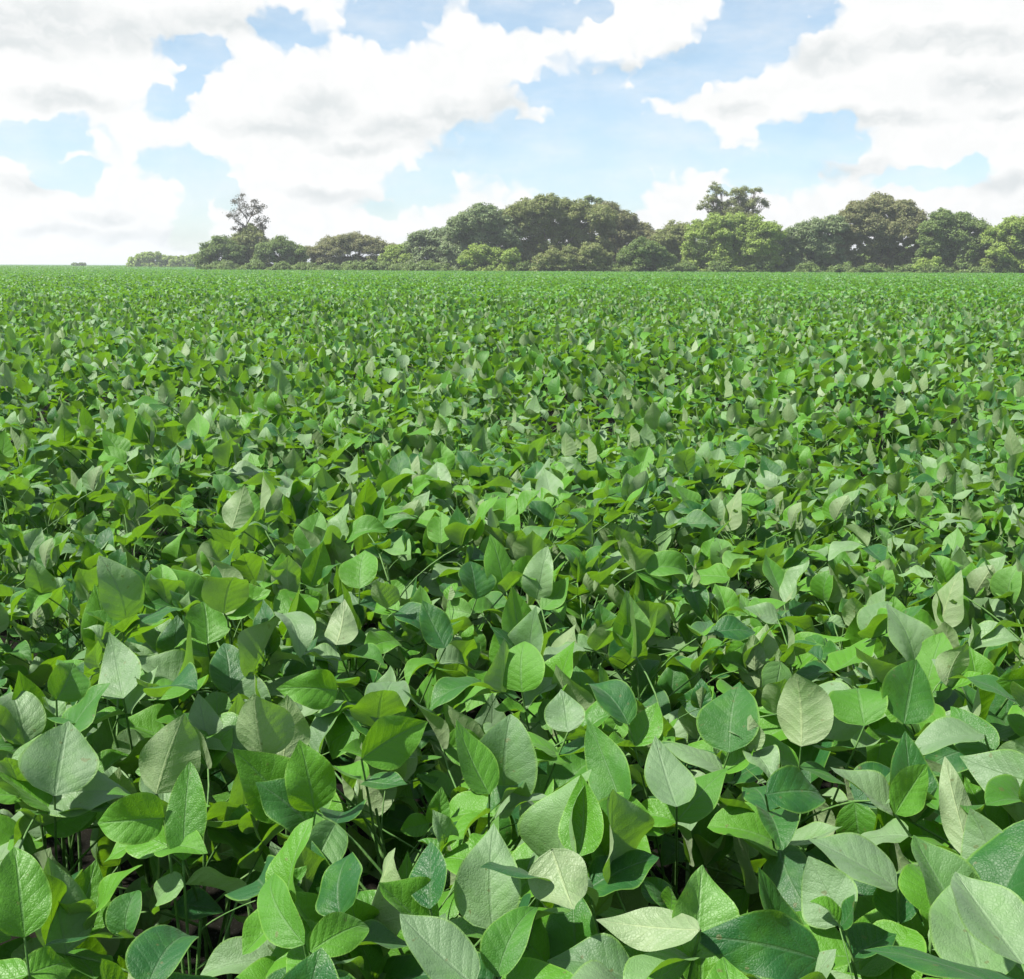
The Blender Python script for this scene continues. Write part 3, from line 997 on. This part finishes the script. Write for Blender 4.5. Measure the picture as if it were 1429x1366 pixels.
def bare_top(root, Y):
    q = random.Random(44)
    a = Acc()
    base = root.location

    def P(px, py, dy=0):
        p = at_depth(px, py, Y + dy)
        return Vector((p.x - base.x, dy, p.z))
    lines = [[(347, 335), (344, 318), (345, 300), (338, 272)], [(345, 312), (352, 298), (356, 283)], [(344, 305), (334, 290), (333, 276)], [(345, 318), (330, 308), (322, 300)],
             [(346, 322), (360, 314), (371, 308)], [(347, 326), (336, 322), (326, 318)], [(350, 302), (362, 296), (366, 290)], [(346, 320), (363, 322), (370, 318)]]
    tips = []
    for ln in lines:
        pts = [P(x, y, q.uniform(-.8, .8)) for x, y in ln]
        Vt, Ft = tube_np(pts, list(np.linspace(.10, .03, len(pts))), 5)
        a.add(Vt, Ft)
        tips += pts[1:]
        for k in range(5):
            s = pts[-2].lerp(pts[-1], q.random())
            e = s + Vector((q.uniform(-.9, .9), q.uniform(-.6, .6), q.uniform(-.1, .9)))
            Vt, Ft = tube_np([s, e], [.035, .012], 4)
            a.add(Vt, Ft)
            tips.append(e)
    link('branch', a.mesh('branch', [M_BARK]), root)
    g = np.random.default_rng(91)
    P = np.concatenate([np.array(t)[None] + g.normal(size=(46, 3)) * np.array([.34, .3, .24]) * g.uniform(.5, 1.2) for t in tips])
    N = len(P)
    A = g.normal(size=(N, 3))
    A /= np.linalg.norm(A, axis=1)[:, None]
    Bv = np.cross(A, g.normal(size=(N, 3)))
    Bv /= np.linalg.norm(Bv, axis=1)[:, None]
    A, Bv = A * g.uniform(.08, .17, (N, 1)), Bv * 0.07
    V = np.stack([P - A, P - Bv, P + A, P + Bv], 1).reshape(-1, 3)
    F = np.arange(4 * N).reshape(N, 4)
    Rn = np.repeat(g.random(N), 4)
    link('dry_foliage', mesh_np('dry_foliage', V, F, [TM['dead']], None, Rn, smooth=False), root)


bare_top(tb, 174)


def undergrowth():
    q = random.Random(61)
    L = []
    for k in range(460):
        px = q.uniform(285, 1500)
        back = k % 2
        Y = (172 if back else 158) + q.uniform(-5, 5)
        p = at_depth(px, 372, Y)
        h = q.uniform(3.2, 5.8) if back and px > 600 else q.uniform(0.9, 2.2)
        L.append((p.x, Y, h * 0.55, q.uniform(1.0, 1.6), 1.0, h * 0.5))
    V, F, Rn = crown_np(L, q, 0.22, 1.0, 62)
    o = link('undergrowth', mesh_np('undergrowth', V, F, [TM['dark']], None, Rn, smooth=False))
    o['kind'] = 'stuff'
    o['label'] = 'low scrub growing together between the foot of the trees'
    o['category'] = 'scrub'


undergrowth()


# ------------------------------------------------------------------ haze volume added to lighten the trees and far field
HAZE = 0.00058


def haze():
    X0, X1, Y0, Y1, Z0, Z1 = -2600, 2600, -450, 3600, -1.2, 19.0
    V = np.array([(x, y, z) for z in (Z0, Z1) for y in (Y0, Y1) for x in (X0, X1)], float)
    F = np.array([(0, 2, 3, 1), (4, 5, 7, 6), (0, 1, 5, 4), (2, 6, 7, 3), (0, 4, 6, 2), (1, 3, 7, 5)])
    m, g = new_mat('lightening_haze')
    v = g.n('ShaderNodeVolumePrincipled')
    v.inputs['Color'].default_value = (0.93, 0.96, 1.0, 1)
    v.inputs['Density'].default_value = HAZE
    v.inputs['Anisotropy'].default_value = 0.2
    out = g.n('ShaderNodeOutputMaterial')
    g.put(out.inputs[1], v.outputs[0])
    o = link('haze', mesh_np('haze', V, F, [m], smooth=False))
    o['kind'] = 'stuff'
    o['label'] = 'thin pale haze added to lighten the field and trees'
    o['category'] = 'haze'


haze()
